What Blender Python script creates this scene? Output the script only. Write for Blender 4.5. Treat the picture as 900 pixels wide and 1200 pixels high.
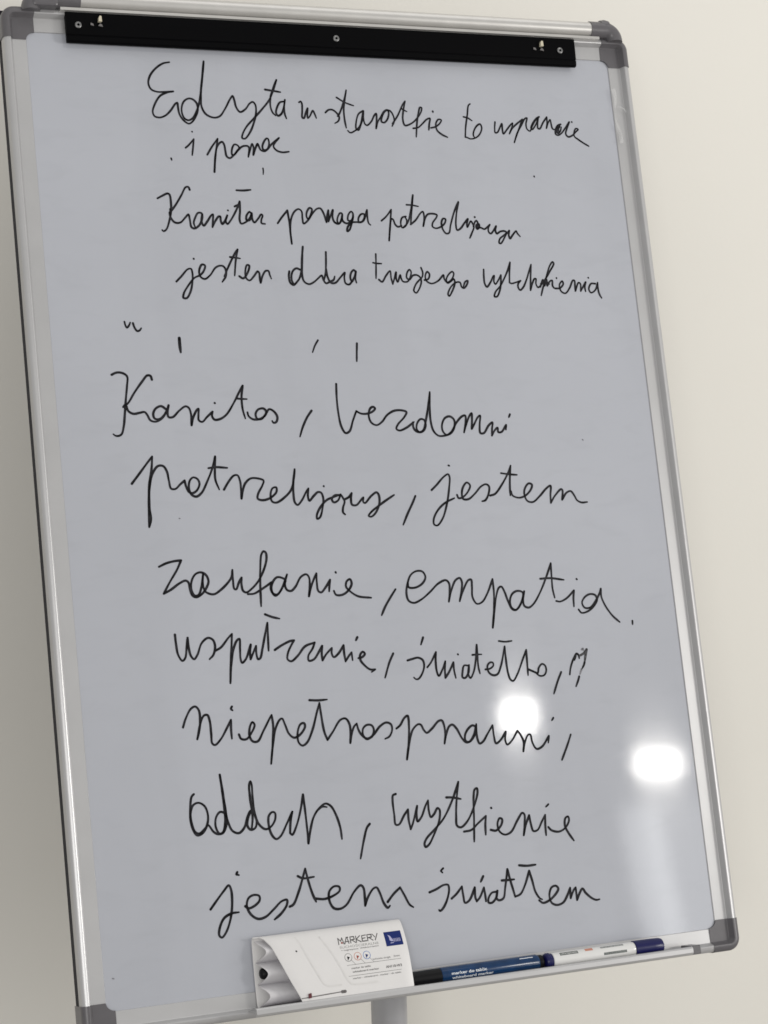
import bpy, bmesh, math, random
from mathutils import Vector, Matrix
random.seed(7)
for o in list(bpy.data.objects):
    bpy.data.objects.remove(o)
S = bpy.context.scene
COL = S.collection

# ------------------------------------------------------------------ where the board stands
# board frame of reference: x right, y up along the board, z out of its face (mm in the builders below)
TILT = math.radians(11)                      # the board leans back on its easel
ZC = 1.4                                     # height of the board's centre
def bw(x, y, z):                             # board mm -> world m
    x, y, z = x/1000, y/1000, z/1000
    return Vector((x, y*math.sin(TILT) - z*math.cos(TILT), ZC + y*math.cos(TILT) + z*math.sin(TILT)))
def bdir(x, y, z):
    return bw(x*1000, y*1000, z*1000) - Vector((0, 0, ZC))

# ------------------------------------------------------------------ camera
cd = bpy.data.cameras.new('camera'); cam = bpy.data.objects.new('camera', cd); COL.objects.link(cam)
S.camera = cam
cd.sensor_fit = 'VERTICAL'; cd.sensor_height = 36; cd.sensor_width = 27
cd.lens = 2400/1200*36                       # phone telephoto, 2400 px of focal length on a 1200 px tall frame
cd.clip_start = .05; cd.clip_end = 100
cright = bdir(0.921634, -0.103578, 0.373982); cdown = bdir(-0.040666, -0.984193, -0.172366); cfwd = bdir(0.385924, 0.143650, -0.911278)
M = Matrix((cright, -cdown, -cfwd)).transposed().to_4x4()
M.translation = bw(-821.182019, -327.330904, 1944.823702)
cam.matrix_world = M

# ------------------------------------------------------------------ light
W = bpy.data.worlds.new('World'); S.world = W; W.use_nodes = True
bg = W.node_tree.nodes['Background']; bg.inputs[0].default_value = (1.0, .985, .96, 1); bg.inputs[1].default_value = .55
def lamp(name, loc, target, size, power, shape='RECTANGLE', size_y=None, col=(1, .97, .92), roll=0):
    l = bpy.data.lights.new(name, 'AREA'); l.shape = shape; l.size = size
    if size_y: l.size_y = size_y
    l.energy = power; l.color = col
    o = bpy.data.objects.new(name, l); COL.objects.link(o); o.location = loc
    o.rotation_euler = (Vector(target) - Vector(loc)).to_track_quat('-Z', 'Y').to_euler()
    o.rotation_euler.rotate_axis('Z', math.radians(roll))
    return o
def along(px, s, r):
    return Vector(px) + s*Vector(r)
# two ceiling lamps whose mirror images are the two white spots on the board
lamp('ceiling_or_added_lamp', along((.131, -.046, 1.162), 6.4, (.439, -.873, .209)), (.1, 0, 1.3), .14, 1.75, 'RECTANGLE', .105, roll=-11)
lamp('ceiling_or_added_lamp', along((.291, -.059, 1.099), 7.6, (.496, -.850, .174)), (.1, 0, 1.3), .205, 2.6, 'RECTANGLE', .105, roll=-11)
# added, unseen key light further to the right, outside the board's mirror image
lamp('ceiling_or_added_lamp', along((.1, 0, 1.35), 3.2, (.72, -.68, .10)), (.1, 0, 1.35), .45, 25.5, 'RECTANGLE', .3)
# added broad soft fill low on the right, no window known there
lamp('window_or_added_light', (4.0, -2.75, 1.0), (.1, 0, 1.2), 1.0, 27, 'RECTANGLE', 1.2, (1, .985, .96))
# soft ceiling light overhead
lamp('ceiling_or_added_lamp', (.5, -.5, 3.3), (.3, -.2, 1.0), 1.6, 5, 'RECTANGLE', 1.0, (1, .985, .96))
# added fill lamp behind the camera, lifts the shadowed strip of wall
lamp('ceiling_or_added_lamp', (-2.0, -4.0, 1.55), (0, 0, 1.3), .9, 34, 'RECTANGLE', .7, (1, .985, .96))
# daylight from a window further along the room: the pale band low on the right of the board
lamp('window_or_added_light', along((.262, -.08, .985), 4.5, (.4895, -.865, .105)), (.25, -.05, 1.0), .13, .55, 'RECTANGLE', .62, (.98, .99, 1))
lamp('window_or_added_light', along((.33, -.08, .985), 4.7, (.535, -.838, .095)), (.25, -.05, 1.0), .62, 1.6, 'RECTANGLE', .72, (.98, .99, 1))  # dimmer panel added beside the window, stands in for a lit wall
S.view_settings.view_transform = 'Standard'; S.view_settings.look = 'None'
S.view_settings.exposure = 0; S.view_settings.gamma = 1
S.render.film_transparent = False
S.cycles.filter_width = 1.6

# ------------------------------------------------------------------ materials
def mat(name, col, rough=.5, metal=0.0, spec=.5, noise=0.0, nscale=40.0, bump=0.0, bscale=300.0, stretch=None, aniso=0.0, alpha=1.0, trans=0.0, bdist=.001):
    m = bpy.data.materials.new(name); m.use_nodes = True
    nt = m.node_tree; b = nt.nodes['Principled BSDF']
    b.inputs['Base Color'].default_value = (*col, 1); b.inputs['Roughness'].default_value = rough
    b.inputs['Metallic'].default_value = metal; b.inputs['Specular IOR Level'].default_value = spec
    b.inputs['Alpha'].default_value = alpha; b.inputs['Transmission Weight'].default_value = trans
    tc = nt.nodes.new('ShaderNodeTexCoord'); mp = nt.nodes.new('ShaderNodeMapping')
    nt.links.new(tc.outputs['Object'], mp.inputs[0])
    if stretch: mp.inputs['Scale'].default_value = stretch
    if noise:
        n = nt.nodes.new('ShaderNodeTexNoise'); n.inputs['Scale'].default_value = nscale; n.inputs['Detail'].default_value = 5
        nt.links.new(mp.outputs[0], n.inputs[0])
        r = nt.nodes.new('ShaderNodeMapRange'); r.inputs['To Min'].default_value = 1-noise; r.inputs['To Max'].default_value = 1+noise
        r.inputs['From Min'].default_value = .3; r.inputs['From Max'].default_value = .7
        nt.links.new(n.outputs['Fac'], r.inputs['Value'])
        v = nt.nodes.new('ShaderNodeVectorMath'); v.operation = 'SCALE'; v.inputs[0].default_value = col
        nt.links.new(r.outputs[0], v.inputs['Scale']); nt.links.new(v.outputs[0], b.inputs['Base Color'])
    if bump:
        n2 = nt.nodes.new('ShaderNodeTexNoise'); n2.inputs['Scale'].default_value = bscale; n2.inputs['Detail'].default_value = 3
        nt.links.new(mp.outputs[0], n2.inputs[0])
        bp = nt.nodes.new('ShaderNodeBump'); bp.inputs['Strength'].default_value = bump; bp.inputs['Distance'].default_value = bdist
        nt.links.new(n2.outputs['Fac'], bp.inputs['Height']); nt.links.new(bp.outputs[0], b.inputs['Normal'])
    if aniso:
        b.inputs['Anisotropic'].default_value = aniso
        tg = nt.nodes.new('ShaderNodeCombineXYZ'); v = bdir(0, 1, 0)
        for i in range(3): tg.inputs[i].default_value = v[i]
        nt.links.new(tg.outputs[0], b.inputs['Tangent'])
    return m
m_board = mat('enamel_whiteboard', (.442, .458, .505), .06, spec=.55, bump=.05, bscale=480, aniso=.92, bdist=.00022)
def finish_board():
    """sharp enamel gloss over a brushed haze; faint wiped-off ghosts and dust in the white"""
    nt = m_board.node_tree; N = nt.nodes; Lk = nt.links; b = N['Principled BSDF']
    b.inputs['Coat Weight'].default_value = 1; b.inputs['Coat Roughness'].default_value = .034; b.inputs['Coat IOR'].default_value = 1.38
    bn = [n for n in N if n.type == 'BUMP'][0]; Lk.new(bn.outputs[0], b.inputs['Coat Normal'])
    tc = N.new('ShaderNodeTexCoord'); prev = None
    for scale, stretch, rot, lo, hi, amp in ((3.2, (1, 1, 1), 0, .35, .65, .028), (5, (1.6, 1, .35), .5, .45, .75, .035), (38, (.5, 1, 1.6), -.7, .52, .8, .03)):
        mp = N.new('ShaderNodeMapping'); mp.inputs['Scale'].default_value = stretch; mp.inputs['Rotation'].default_value = (0, rot, 0)
        n = N.new('ShaderNodeTexNoise'); n.inputs['Scale'].default_value = scale; n.inputs['Detail'].default_value = 6; n.inputs['Distortion'].default_value = .6
        r = N.new('ShaderNodeMapRange'); r.inputs['From Min'].default_value = lo; r.inputs['From Max'].default_value = hi
        r.inputs['To Min'].default_value = 1+amp*.5; r.inputs['To Max'].default_value = 1-amp
        Lk.new(tc.outputs['Object'], mp.inputs[0]); Lk.new(mp.outputs[0], n.inputs[0]); Lk.new(n.outputs['Fac'], r.inputs['Value'])
        v = N.new('ShaderNodeVectorMath'); v.operation = 'SCALE'; v.inputs[0].default_value = (.442, .458, .505)
        if prev: Lk.new(prev.outputs[0], v.inputs[0])
        Lk.new(r.outputs[0], v.inputs['Scale']); prev = v
    Lk.new(prev.outputs[0], b.inputs['Base Color'])
finish_board()
m_ink = mat('dry_marker_ink', (.015, .015, .018), .5, spec=.15, noise=.9, nscale=170)
m_smudge = mat('smudged_ink', (.06, .06, .065), .6, spec=.2, noise=.9, nscale=260)
m_faint = mat('faint_ink_trail', (.22, .22, .24), .5, spec=.2, noise=.6, nscale=260)
m_alu = mat('anodised_aluminium', (.51, .51, .515), .36, metal=.45, noise=.025, nscale=25)
m_alu2 = mat('satin_aluminium_tube', (.60, .59, .57), .34, metal=.55, noise=.03, nscale=50)
m_grey = mat('grey_plastic', (.115, .11, .118), .33, noise=.04, nscale=120, bump=.05, bscale=1500)
m_back = mat('dark_back', (.012, .012, .018), .6, spec=.2)
m_black = mat('black_clamp', (.0015, .0015, .002), .5, spec=.05, bump=.04, bscale=200, stretch=(.05, 1, 1))
m_chrome = mat('screw_metal', (.22, .22, .22), .45, metal=.8)
m_cream = mat('cream_plastic', (.60, .55, .42), .5)
m_case = mat('white_plastic_sleeve', (.74, .73, .725), .42, noise=.012, nscale=60, bump=.03, bscale=300)
m_insert = mat('white_moulded_insert', (.68, .67, .69), .3)
m_emb = mat('embossed_line', (.70, .69, .68), .4)
m_print = mat('grey_print', (.125, .12, .12), .6)
m_print2 = mat('light_grey_print', (.25, .25, .245), .6)
m_red = mat('red_print', (.33, .07, .05), .6)
m_orange = mat('orange_print', (.55, .25, .18), .6)
m_bluep = mat('blue_print', (.12, .22, .5), .6)
m_navy = mat('navy_print', (.010, .024, .14), .5, spec=.2)
m_lilac = mat('pale_print', (.42, .42, .62), .6)
m_slot = mat('slot_grey', (.16, .15, .15), .5)
m_tab = mat('dark_red_tab', (.10, .012, .018), .5)
m_blackp = mat('black_plastic', (.004, .004, .005), .4, spec=.2)
m_blue = mat('blue_barrel', (.005, .034, .105), .22, spec=.35, noise=.2, nscale=90)
m_navyp = mat('navy_cap_plastic', (.008, .009, .075), .3, spec=.35)
m_whitep = mat('white_barrel', (.72, .72, .71), .18)
m_wlab = mat('grey_green_print', (.14, .155, .15), .5, noise=.5, nscale=700)
m_wlab2 = mat('pale_grey_print', (.30, .31, .31), .5, noise=.45, nscale=700)
m_textw = mat('white_print', (.75, .78, .82), .5)
m_pole = mat('grey_painted_pole', (.40, .40, .415), .4, noise=.02, nscale=40)
m_film = mat('clear_peeling_film', (.75, .75, .75), .15, alpha=.32)
m_wall = mat('cream_painted_wall', (.81, .79, .735), .7, spec=.25, noise=.012, nscale=2.2, bump=.10, bscale=160)
m_floor = mat('grey_floor', (.32, .31, .30), .5, noise=.1, nscale=6)

# ------------------------------------------------------------------ builders
class MB:
    """collects faces; vertices are board millimetres (or world metres when raw)"""
    def __init__(s, raw=False): s.v = []; s.f = []; s.sm = []; s.raw = raw
    def add(s, verts, faces, smooth=False):
        k = len(s.v); s.v += [tuple(p) for p in verts]
        s.f += [tuple(i+k for i in f) for f in faces]; s.sm += [smooth]*len(faces); return s
    def grid(s, rows, closed_u=False, closed_v=False, smooth=True, caps=False):
        n = len(rows); m = len(rows[0]); v = [p for r in rows for p in r]; f = []
        for i in range(n if closed_u else n-1):
            for j in range(m if closed_v else m-1):
                a, b = i, (i+1) % n; c, d = j, (j+1) % m
                f.append((a*m+c, a*m+d, b*m+d, b*m+c))
        k = len(s.v); s.add(v, f, smooth)
        if caps:
            s.f += [tuple(k+j for j in reversed(range(m))), tuple(k+(n-1)*m+j for j in range(m))]; s.sm += [False]*2
        return s
    def box(s, x0, x1, y0, y1, z0, z1):
        v = [(x, y, z) for x in (x0, x1) for y in (y0, y1) for z in (z0, z1)]
        return s.add(v, [(0, 1, 3, 2), (4, 6, 7, 5), (0, 4, 5, 1), (2, 3, 7, 6), (0, 2, 6, 4), (1, 5, 7, 3)])
    def prism(s, outline, z0, z1):           # xy outline extruded along z
        n = len(outline); v = [(x, y, z0) for x, y in outline] + [(x, y, z1) for x, y in outline]
        f = [tuple(range(n-1, -1, -1)), tuple(range(n, 2*n))] + [(i, (i+1) % n, n+(i+1) % n, n+i) for i in range(n)]
        return s.add(v, f)
    def rod(s, x0, x1, cy, cz, prof, seg=32):  # turned along x: prof = [(t 0..1 or mm offset from x0, radius)]
        rows = [[(x0+t, cy+r*math.cos(a), cz+r*math.sin(a)) for a in [2*math.pi*k/seg for k in range(seg)]] for t, r in prof]
        return s.grid(rows, closed_v=True, smooth=True, caps=True)
    def build(s, name, material, parent=None, bevel=0.0, label=None, auto=30):
        me = bpy.data.meshes.new(name)
        base = Vector(parent_base(parent))
        V = [(Vector(p) if s.raw else bw(*p)) - base for p in s.v]
        me.from_pydata(V, [], s.f)
        me.polygons.foreach_set('use_smooth', s.sm)
        bm = bmesh.new(); bm.from_mesh(me)
        bmesh.ops.recalc_face_normals(bm, faces=bm.faces)
        bm.to_mesh(me); bm.free()
        if any(s.sm): me.set_sharp_from_angle(angle=math.radians(auto))
        me.materials.append(material); me.update()
        o = bpy.data.objects.new(name, me); COL.objects.link(o)
        if parent: o.parent = parent
        if bevel:
            b = o.modifiers.new('bevel', 'BEVEL'); b.width = bevel/1000; b.segments = 2; b.limit_method = 'ANGLE'
        if label: o['label'] = label
        return o
def parent_base(p):
    while p is not None and p.parent is not None: p = p.parent
    return (0, 0, 0) if p is None else tuple(p.location)
def thing(name, label, cat, loc, group=None):
    o = bpy.data.objects.new(name, None); o.empty_display_size = .05; COL.objects.link(o); o.location = loc
    o['label'] = label; o['category'] = cat
    if group: o['group'] = group
    return o
def arc(cx, cy, r, a0, a1, n=8):
    return [(cx+r*math.cos(math.radians(a0+(a1-a0)*k/n)), cy+r*math.sin(math.radians(a0+(a1-a0)*k/n))) for k in range(n+1)]
def text_mesh(body, size, spacing=1.0, shear=0.0, bold=0.0):
    c = bpy.data.curves.new('lettering', 'FONT'); c.body = body; c.size = size; c.space_character = spacing; c.shear = shear
    c.offset = bold; c.resolution_u = 3
    o = bpy.data.objects.new('lettering', c); COL.objects.link(o)
    dg = bpy.context.evaluated_depsgraph_get(); me = bpy.data.meshes.new_from_object(o.evaluated_get(dg))
    v = [tuple(p.co) for p in me.vertices]; f = [tuple(p.vertices) for p in me.polygons]
    bpy.data.objects.remove(o); bpy.data.curves.remove(c); bpy.data.meshes.remove(me)
    return v, f
def put_text(mb, body, x0, x1, y, h, surf, sx=None, **kw):
    """lettering h mm tall (capitals), stretched to run from x0 to x1, laid on surf(x, y) -> board point"""
    v, f = text_mesh(body, 1.0, **kw)
    xs = [p[0] for p in v]; a, b = min(xs), max(xs); cap = .69
    mb.add([surf(x0+(p[0]-a)/(b-a)*(x1-x0), y+p[1]/cap*h) for p in v], f)
def spline(pts, step=5):
    """Catmull-Rom through pts [(x, y, sharp)], broken at sharp points"""
    runs = [[]]
    for x, y, c in pts:
        runs[-1].append(Vector((x, y)))
        if c: runs.append([Vector((x, y))])
    out = []
    for r in runs:
        if len(r) < 2: continue
        e = [r[0]*2-r[1]] + r + [r[-1]*2-r[-2]]
        for i in range(1, len(e)-2):
            p0, p1, p2, p3 = e[i-1:i+3]
            t0 = 0; t1 = t0+max((p1-p0).length, 1e-3)**.5; t2 = t1+max((p2-p1).length, 1e-3)**.5; t3 = t2+max((p3-p2).length, 1e-3)**.5
            n = max(2, int((p2-p1).length/.9))
            for k in range(n):
                t = t1+(t2-t1)*k/n
                a1 = p0*((t1-t)/(t1-t0))+p1*((t-t0)/(t1-t0)); a2 = p1*((t2-t)/(t2-t1))+p2*((t-t1)/(t2-t1)); a3 = p2*((t3-t)/(t3-t2))+p3*((t-t2)/(t3-t2))
                b1 = a1*((t2-t)/(t2-t0))+a2*((t-t0)/(t2-t0)); b2 = a2*((t3-t)/(t3-t1))+a3*((t-t1)/(t3-t1))
                out.append(b1*((t2-t)/(t2-t1))+b2*((t-t1)/(t2-t1)))
        out.append(r[-1])
    res = []
    for p in out:
        if not res or (p-res[-1]).length > .05: res.append(p)
    return res
def ribbon(mb, path, width, surf, taper=True, seed=0):
    """flat pen stroke: quads along the path with a round disc at both ends and at every sharp turn"""
    n = len(path); rnd = random.Random(seed)
    ph = rnd.random()*6; L = 0; W = []
    for i, p in enumerate(path):
        if i: L += (p-path[i-1]).length
        W.append(width/2*(1+.09*math.sin(L/9+ph)+.05*math.sin(L/2.7+ph*2)))
    if taper:
        for i in range(min(4, n//3)):
            W[-1-i] *= .72+.07*i
    def disc(c, r):
        k = len(mb.v); mb.add([surf(c.x, c.y)]+[surf(c.x+r*math.cos(a), c.y+r*math.sin(a)) for a in [2*math.pi*j/10 for j in range(10)]], [(0, 1+j, 1+(j+1) % 10) for j in range(10)])
    lv, rv = [], []
    for i, p in enumerate(path):
        d = (path[min(i+1, n-1)]-path[max(i-1, 0)])
        d = d.normalized() if d.length > 1e-6 else Vector((1, 0))
        nn = Vector((-d.y, d.x))*W[i]
        lv.append(p+nn); rv.append(p-nn)
        if 0 < i < n-1:
            a = (p-path[i-1]); b = (path[i+1]-p)
            if a.length and b.length and a.angle(b) > .7: disc(p, W[i])
    mb.add([surf(q.x, q.y) for q in lv]+[surf(q.x, q.y) for q in rv], [(i, i+1, n+i+1, n+i) for i in range(n-1)])
    disc(path[0], W[0]); disc(path[-1], W[-1])

WRITING = [  # word, marker width mm, strokes in tenths of a millimetre on the board (x y, * = sharp turn)
    ('Edyta', 2.2, ['-1858 4625,-1924 4610,-2009 4553,-2079 4468,-2104 4386,-2081 4322,-2021 4297,-1941 4298,-1843 4307*,-1907 4295,-1991 4252,-2057 4157,-2085 4075,-2068 4030,-2017 4018,-1953 4041,-1890 4099,-1833 4173,-1811 4185,-1808 4143,-1799 4063,-1761 3997,-1707 3962,-1670 3981,-1623 4046,-1595 4116,-1600 4186,-1640 4229,-1686 4236,-1737 4204,-1766 4145,-1770 4075,-1748 4018,-1706 3999,-1654 4028,-1613 4092,-1571 4199,-1532 4387,-1500 4552,-1481 4651*,-1505 4505,-1546 4270,-1550 4153,-1511 4073,-1432 4038,-1361 4055,-1294 4139,-1229 4247,-1197 4283,-1183 4237,-1169 4160,-1132 4110,-1069 4143,-1015 4208,-978 4226,-953 4194,-955 4105,-989 3998,-1042 3891,-1106 3818,-1136 3824,-1128 3864,-1077 3948,-984 4045,-878 4155,-791 4257,-732 4373,-689 4481*,-735 4385,-774 4288,-785 4182,-767 4116,-737 4084', '-828 4369,-738 4358,-657 4347', '-634 4244,-674 4233,-714 4172,-729 4113,-711 4083,-673 4103,-637 4175,-615 4264*,-631 4187,-632 4104,-618 4055']),
    ('starostfie', 2.02, ['-168 4138,-127 4170,-83 4172,-38 4138,-13 4091,-30 4047,-70 4022', '-29 4102,-3 4139,38 4224,72 4310,99 4399*,72 4286,49 4189,46 4069,55 3974', '-21 4313,67 4261,167 4227', '267 4173,214 4135,179 4050,170 3966,194 3954,232 4027,266 4113,275 4173*,213 3998,156 3948,96 3922,69 3945', '275 4173,267 4101,276 4029,299 4011,354 4056,399 4129,421 4147,418 4070,403 3980*,428 4051,472 4113,517 4177,557 4195,570 4160,545 4086,503 4049,474 4060,491 4125,538 4183,581 4189,614 4149,626 4077,594 4011', '602 4040,676 4139,739 4251,778 4301*,745 4190,729 4093,746 4026,830 4053,910 4123,961 4198,966 4235,948 4237,927 4185,896 4074,866 3899', '723 4219,746 4202,787 4184', '841 3995,901 4007,957 4052,1014 4103,1054 4116,1039 4055,1025 3982', '1097 4198,1098 4188', '1054 4007,1106 4021,1162 4059,1188 4101,1155 4108,1118 4058,1123 3985,1173 3938,1241 3906']),
    ('to', 1.93, ['1560 4301,1537 4281,1510 4169,1475 4033,1456 3915*,1479 3911,1516 3897,1577 3909,1634 3952,1669 4027,1654 4071,1612 4050,1568 3987,1557 3938,1572 3909', '1461 4148,1511 4137,1560 4107']),
    ('i pomoc', 2.11, ['-1680 3877,-1678 3872', '-1766 3699,-1729 3730,-1669 3796*,-1685 3708,-1702 3620', '-1933 3581,-1928 3561']),
    ('Karitas', 2.29, ['-1256 3252,-1181 3251,-1098 3260', '-2119 3148,-2066 3176,-2007 3202,-1987 3191,-1979 3105,-1986 3014,-2010 2922,-2053 2820,-2085 2799,-2099 2812', '-1765 3246,-1776 3276,-1806 3273,-1860 3187,-1939 3071,-2003 2997*,-1996 2945,-1956 2894,-1898 2894,-1836 2952,-1803 2982,-1793 2926,-1782 2846,-1751 2833,-1695 2870,-1657 2951,-1660 2996,-1698 3000,-1733 2949,-1754 2892,-1743 2847', '-1654 2985,-1668 2905,-1649 2864,-1610 2905,-1558 2975,-1538 2987,-1545 2918,-1556 2849*,-1517 2918,-1478 2965,-1461 2965,-1459 2919,-1446 2885,-1412 2920,-1383 2978*,-1406 2913,-1390 2886,-1354 2921,-1299 3002,-1248 3095,-1233 3130*,-1239 3026,-1252 2934,-1240 2892,-1204 2900,-1154 2935,-1119 2998,-1134 3021,-1173 2976,-1175 2930,-1142 2931,-1112 3005*,-1113 2947,-1093 2906,-1047 2948,-1007 2995,-994 2984,-1012 2937,-1014 2900,-975 2892', '-1371 3033,-1367 3029', '-1292 3076,-1263 3090,-1231 3100', '-1993 3036,-1991 2979']),
    ('potrzebujący', 2.11, ['349 2946,409 2994,475 3071*,452 2935,414 2727*,442 2888,471 2971,487 2960,504 2908,533 2882,579 2895', '639 2998,595 2985,571 2925,582 2873,627 2895,646 2950,628 2995', '595 2873,651 2926,703 3058,749 3239*,719 3083,686 2910', '661 3129,724 3126,798 3113', '686 2910,750 2959,814 3036,846 3056,854 2989,833 2893*,862 2977,901 3026,965 3034,1009 3020,998 2991,948 2931,941 2890,976 2871,1042 2889,1093 2933,1105 2974,1078 2981,1052 2932,1063 2853,1096 2813,1130 2821,1159 2910,1217 3055,1282 3177']),
    ('jesteś', 2.2, ['-1791 2510,-1789 2505', '-1998 2267,-1940 2323,-1865 2398,-1830 2403,-1819 2358,-1827 2267,-1860 2155,-1905 2092,-1939 2096,-1930 2143,-1869 2233,-1800 2308,-1738 2336,-1695 2381,-1676 2438,-1707 2449,-1742 2392,-1739 2324,-1692 2295,-1630 2336,-1565 2416,-1517 2437,-1480 2432,-1456 2394,-1463 2325,-1506 2264', '-1477 2325,-1411 2451,-1342 2566,-1307 2612*,-1337 2497,-1365 2332', '-1397 2531,-1335 2524,-1287 2516', '-1315 2326,-1275 2303,-1223 2360,-1196 2441,-1219 2447,-1244 2383,-1240 2303,-1207 2281,-1156 2326,-1108 2379,-1094 2361,-1093 2304,-1088 2258*,-1062 2327,-1021 2384,-990 2384,-979 2339,-966 2300']),
    ('wytchnienia', 2.11, ['1495 2414,1487 2325,1489 2253,1510 2217,1557 2265,1602 2337,1613 2344,1602 2277,1617 2248,1655 2289,1696 2350*,1687 2277,1663 2181,1620 2109,1589 2109,1605 2157,1674 2229,1727 2306,1787 2410,1824 2495*,1806 2398,1790 2266*,1814 2256,1860 2266,1928 2288*,1898 2259,1888 2218,1909 2182,1949 2211,2003 2302,2046 2399,2079 2472*,2059 2351,2037 2182*,2067 2254,2101 2310,2119 2310,2112 2254,2133 2213,2200 2267,2295 2388,2361 2486,2350 2503,2310 2462,2248 2328,2192 2206,2160 2121', '2160 2218,2204 2298,2214 2230,2250 2303,2248 2230,2289 2284,2317 2291,2314 2231,2330 2206*,2345 2201', '2172 2255,2242 2284,2277 2250', '2374 2321,2375 2313', '2345 2201,2404 2206,2450 2255,2440 2284,2401 2243,2412 2170,2462 2146,2523 2207,2574 2292,2593 2292,2592 2219,2591 2173*,2643 2268,2663 2256,2657 2170*,2700 2231,2733 2275,2714 2219,2718 2168', '2771 2325,2776 2320', '2851 2256,2797 2256,2762 2195,2783 2153,2841 2183,2882 2269*,2878 2195,2888 2134,2910 2092']),
    ('stray squiggle at left', 2.2, ['-2582 1848,-2575 1810,-2561 1786,-2537 1810,-2523 1839', '-2495 1832,-2483 1788,-2458 1750,-2430 1758,-2413 1780']),
    ('short thick tick', 3.3, ['-2023 1673,-2024 1595,-2021 1524']),
    ('short thin slash', 2.11, ['-518 1638,-560 1576,-591 1508']),
    ('short upright tick', 2.48, ['-82 1600,-94 1507,-105 1408']),
    ('Kanitos comma', 2.39, ['-668 888,-722 822,-780 722,-824 617']),
    ('Kanitos', 2.39, ['-2762 1302,-2712 1323,-2657 1320,-2615 1297,-2602 1275,-2614 1183,-2637 1052,-2661 900,-2684 770,-2712 694,-2747 676,-2779 681,-2797 696', '-2350 1245,-2362 1284,-2395 1289,-2456 1224,-2543 1116,-2619 1008,-2671 970*,-2647 991,-2622 927,-2573 898,-2506 907,-2455 913,-2431 884,-2403 828,-2349 812,-2279 847,-2223 923,-2200 977*,-2217 912,-2211 857,-2167 855,-2093 920,-2022 963,-1990 946,-1973 884,-1977 767*,-1955 840,-1908 922,-1889 935,-1895 871,-1896 816,-1862 798,-1807 847,-1743 901*,-1752 857,-1730 819,-1673 822,-1600 865,-1509 985,-1427 1118,-1394 1166*,-1417 1050,-1417 916,-1398 822', '-2226 934,-2279 970,-2337 947,-2368 893,-2357 845,-2313 837,-2254 879,-2222 934', '-1711 991,-1707 987', '-1476 1034,-1424 1028,-1362 1025', '-1369 886,-1361 848,-1318 813,-1249 812,-1188 844,-1165 888,-1192 922,-1251 913,-1283 868,-1272 819,-1226 811,-1175 862,-1130 914,-1079 886,-1050 829,-1067 778,-1098 770,-1110 790']),
    ('bezdomni', 2.39, ['-363 1167,-373 1030,-373 871,-354 711,-314 642,-269 659,-216 776,-169 873*,-124 847,-64 841,11 862,46 896,24 914,-9 897,-34 829,-14 748,43 717,108 750,177 824,267 868,365 866,400 849,369 796,287 718,265 672,297 653,381 681,474 741', '461 737,462 679,491 639,540 629,582 653,606 710,592 761,551 769,509 724,497 667,523 631,569 646,614 756,660 917,694 1060*,677 917,668 755,689 639,740 586,814 584,892 610,938 679,942 753,896 791,837 774,796 705,796 636,833 593,894 622,968 724,1039 788,1078 796,1074 722,1043 613*,1078 698,1127 790,1156 818,1155 766,1138 650*,1171 696,1226 776,1254 792,1237 694,1235 601,1276 600,1341 680,1391 714,1378 644,1368 569*,1412 631,1445 654,1447 607,1485 606,1550 680*,1542 630', '1611 798,1594 766']),
    ('potrzebujący', 2.39, ['-2652 188,-2574 278,-2475 394,-2419 457*,-2437 327,-2473 177,-2497 -17,-2512 -254*,-2489 -179,-2492 -60,-2470 155,-2427 288,-2368 358,-2313 356,-2280 300,-2267 202,-2252 125,-2208 119,-2152 165,-2104 201*,-2094 141,-2070 86,-2038 69,-1987 94,-1951 162,-1969 213,-2012 230,-2048 201,-2066 129,-2046 57,-1997 33,-1937 70,-1871 177,-1801 317,-1760 437*,-1773 327,-1779 196,-1748 96', '-1842 319,-1766 327,-1642 316', '-1698 94,-1645 169,-1582 233,-1541 236,-1519 175,-1518 76,-1521 -5*,-1500 75,-1465 151,-1403 198,-1323 195,-1267 171,-1284 123,-1339 36,-1348 -12,-1299 -31,-1217 -13,-1141 47,-1137 95,-1176 90,-1205 31,-1197 -47,-1153 -62,-1067 -18,-977 67,-934 188,-918 277*,-943 166,-957 33,-951 -67,-924 -95,-872 -48,-816 39,-789 71*,-802 -6,-791 -56,-739 -9,-688 30,-654 22,-636 -35,-654 -135,-693 -234,-725 -248,-725 -210,-682 -134,-603 -59,-529 -30,-468 -15', '-618 90,-616 85', '-456 -11,-504 -11,-543 -50,-523 -84,-474 -64,-441 -4*,-423 -32,-404 -78,-428 -144,-433 -193,-412 -216', '-395 -56,-352 -35,-317 4*,-329 -47,-325 -115,-278 -123,-212 -63*,-191 -46,-198 -90,-180 -105,-101 -33,-36 3,-15 -25,-18 -115,-73 -215,-125 -251,-152 -241,-119 -202,-41 -148,62 -85,158 -32', '399 -52,362 -119,287 -241,226 -352']),
    ('jestem', 2.29, ['818 261,830 256', '592 4,652 53,749 141,802 167,816 139,796 13,753 -146,685 -303,614 -376,579 -363,580 -310,633 -221,729 -141,846 -92', '880 -59,895 -94,946 -85,1016 -23,1044 38,1010 70,965 30,939 -38,944 -103,1006 -110,1087 -56,1172 22,1233 43,1265 19,1250 -62,1204 -129,1165 -139', '1268 -81,1326 -65,1413 25,1504 150,1548 235*,1527 126,1512 10,1505 -90', '1424 157,1516 142,1612 132', '1518 -44,1531 -89,1598 -117,1677 -101,1757 -34,1777 19,1740 34,1687 -20,1674 -89,1701 -156,1766 -170,1856 -108,1944 -29,1999 -1,1986 -101,1980 -188*,2036 -115,2123 -43,2137 -55,2121 -158*,2183 -85,2237 -69,2271 -112,2302 -172,2351 -198,2424 -196']),
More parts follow.
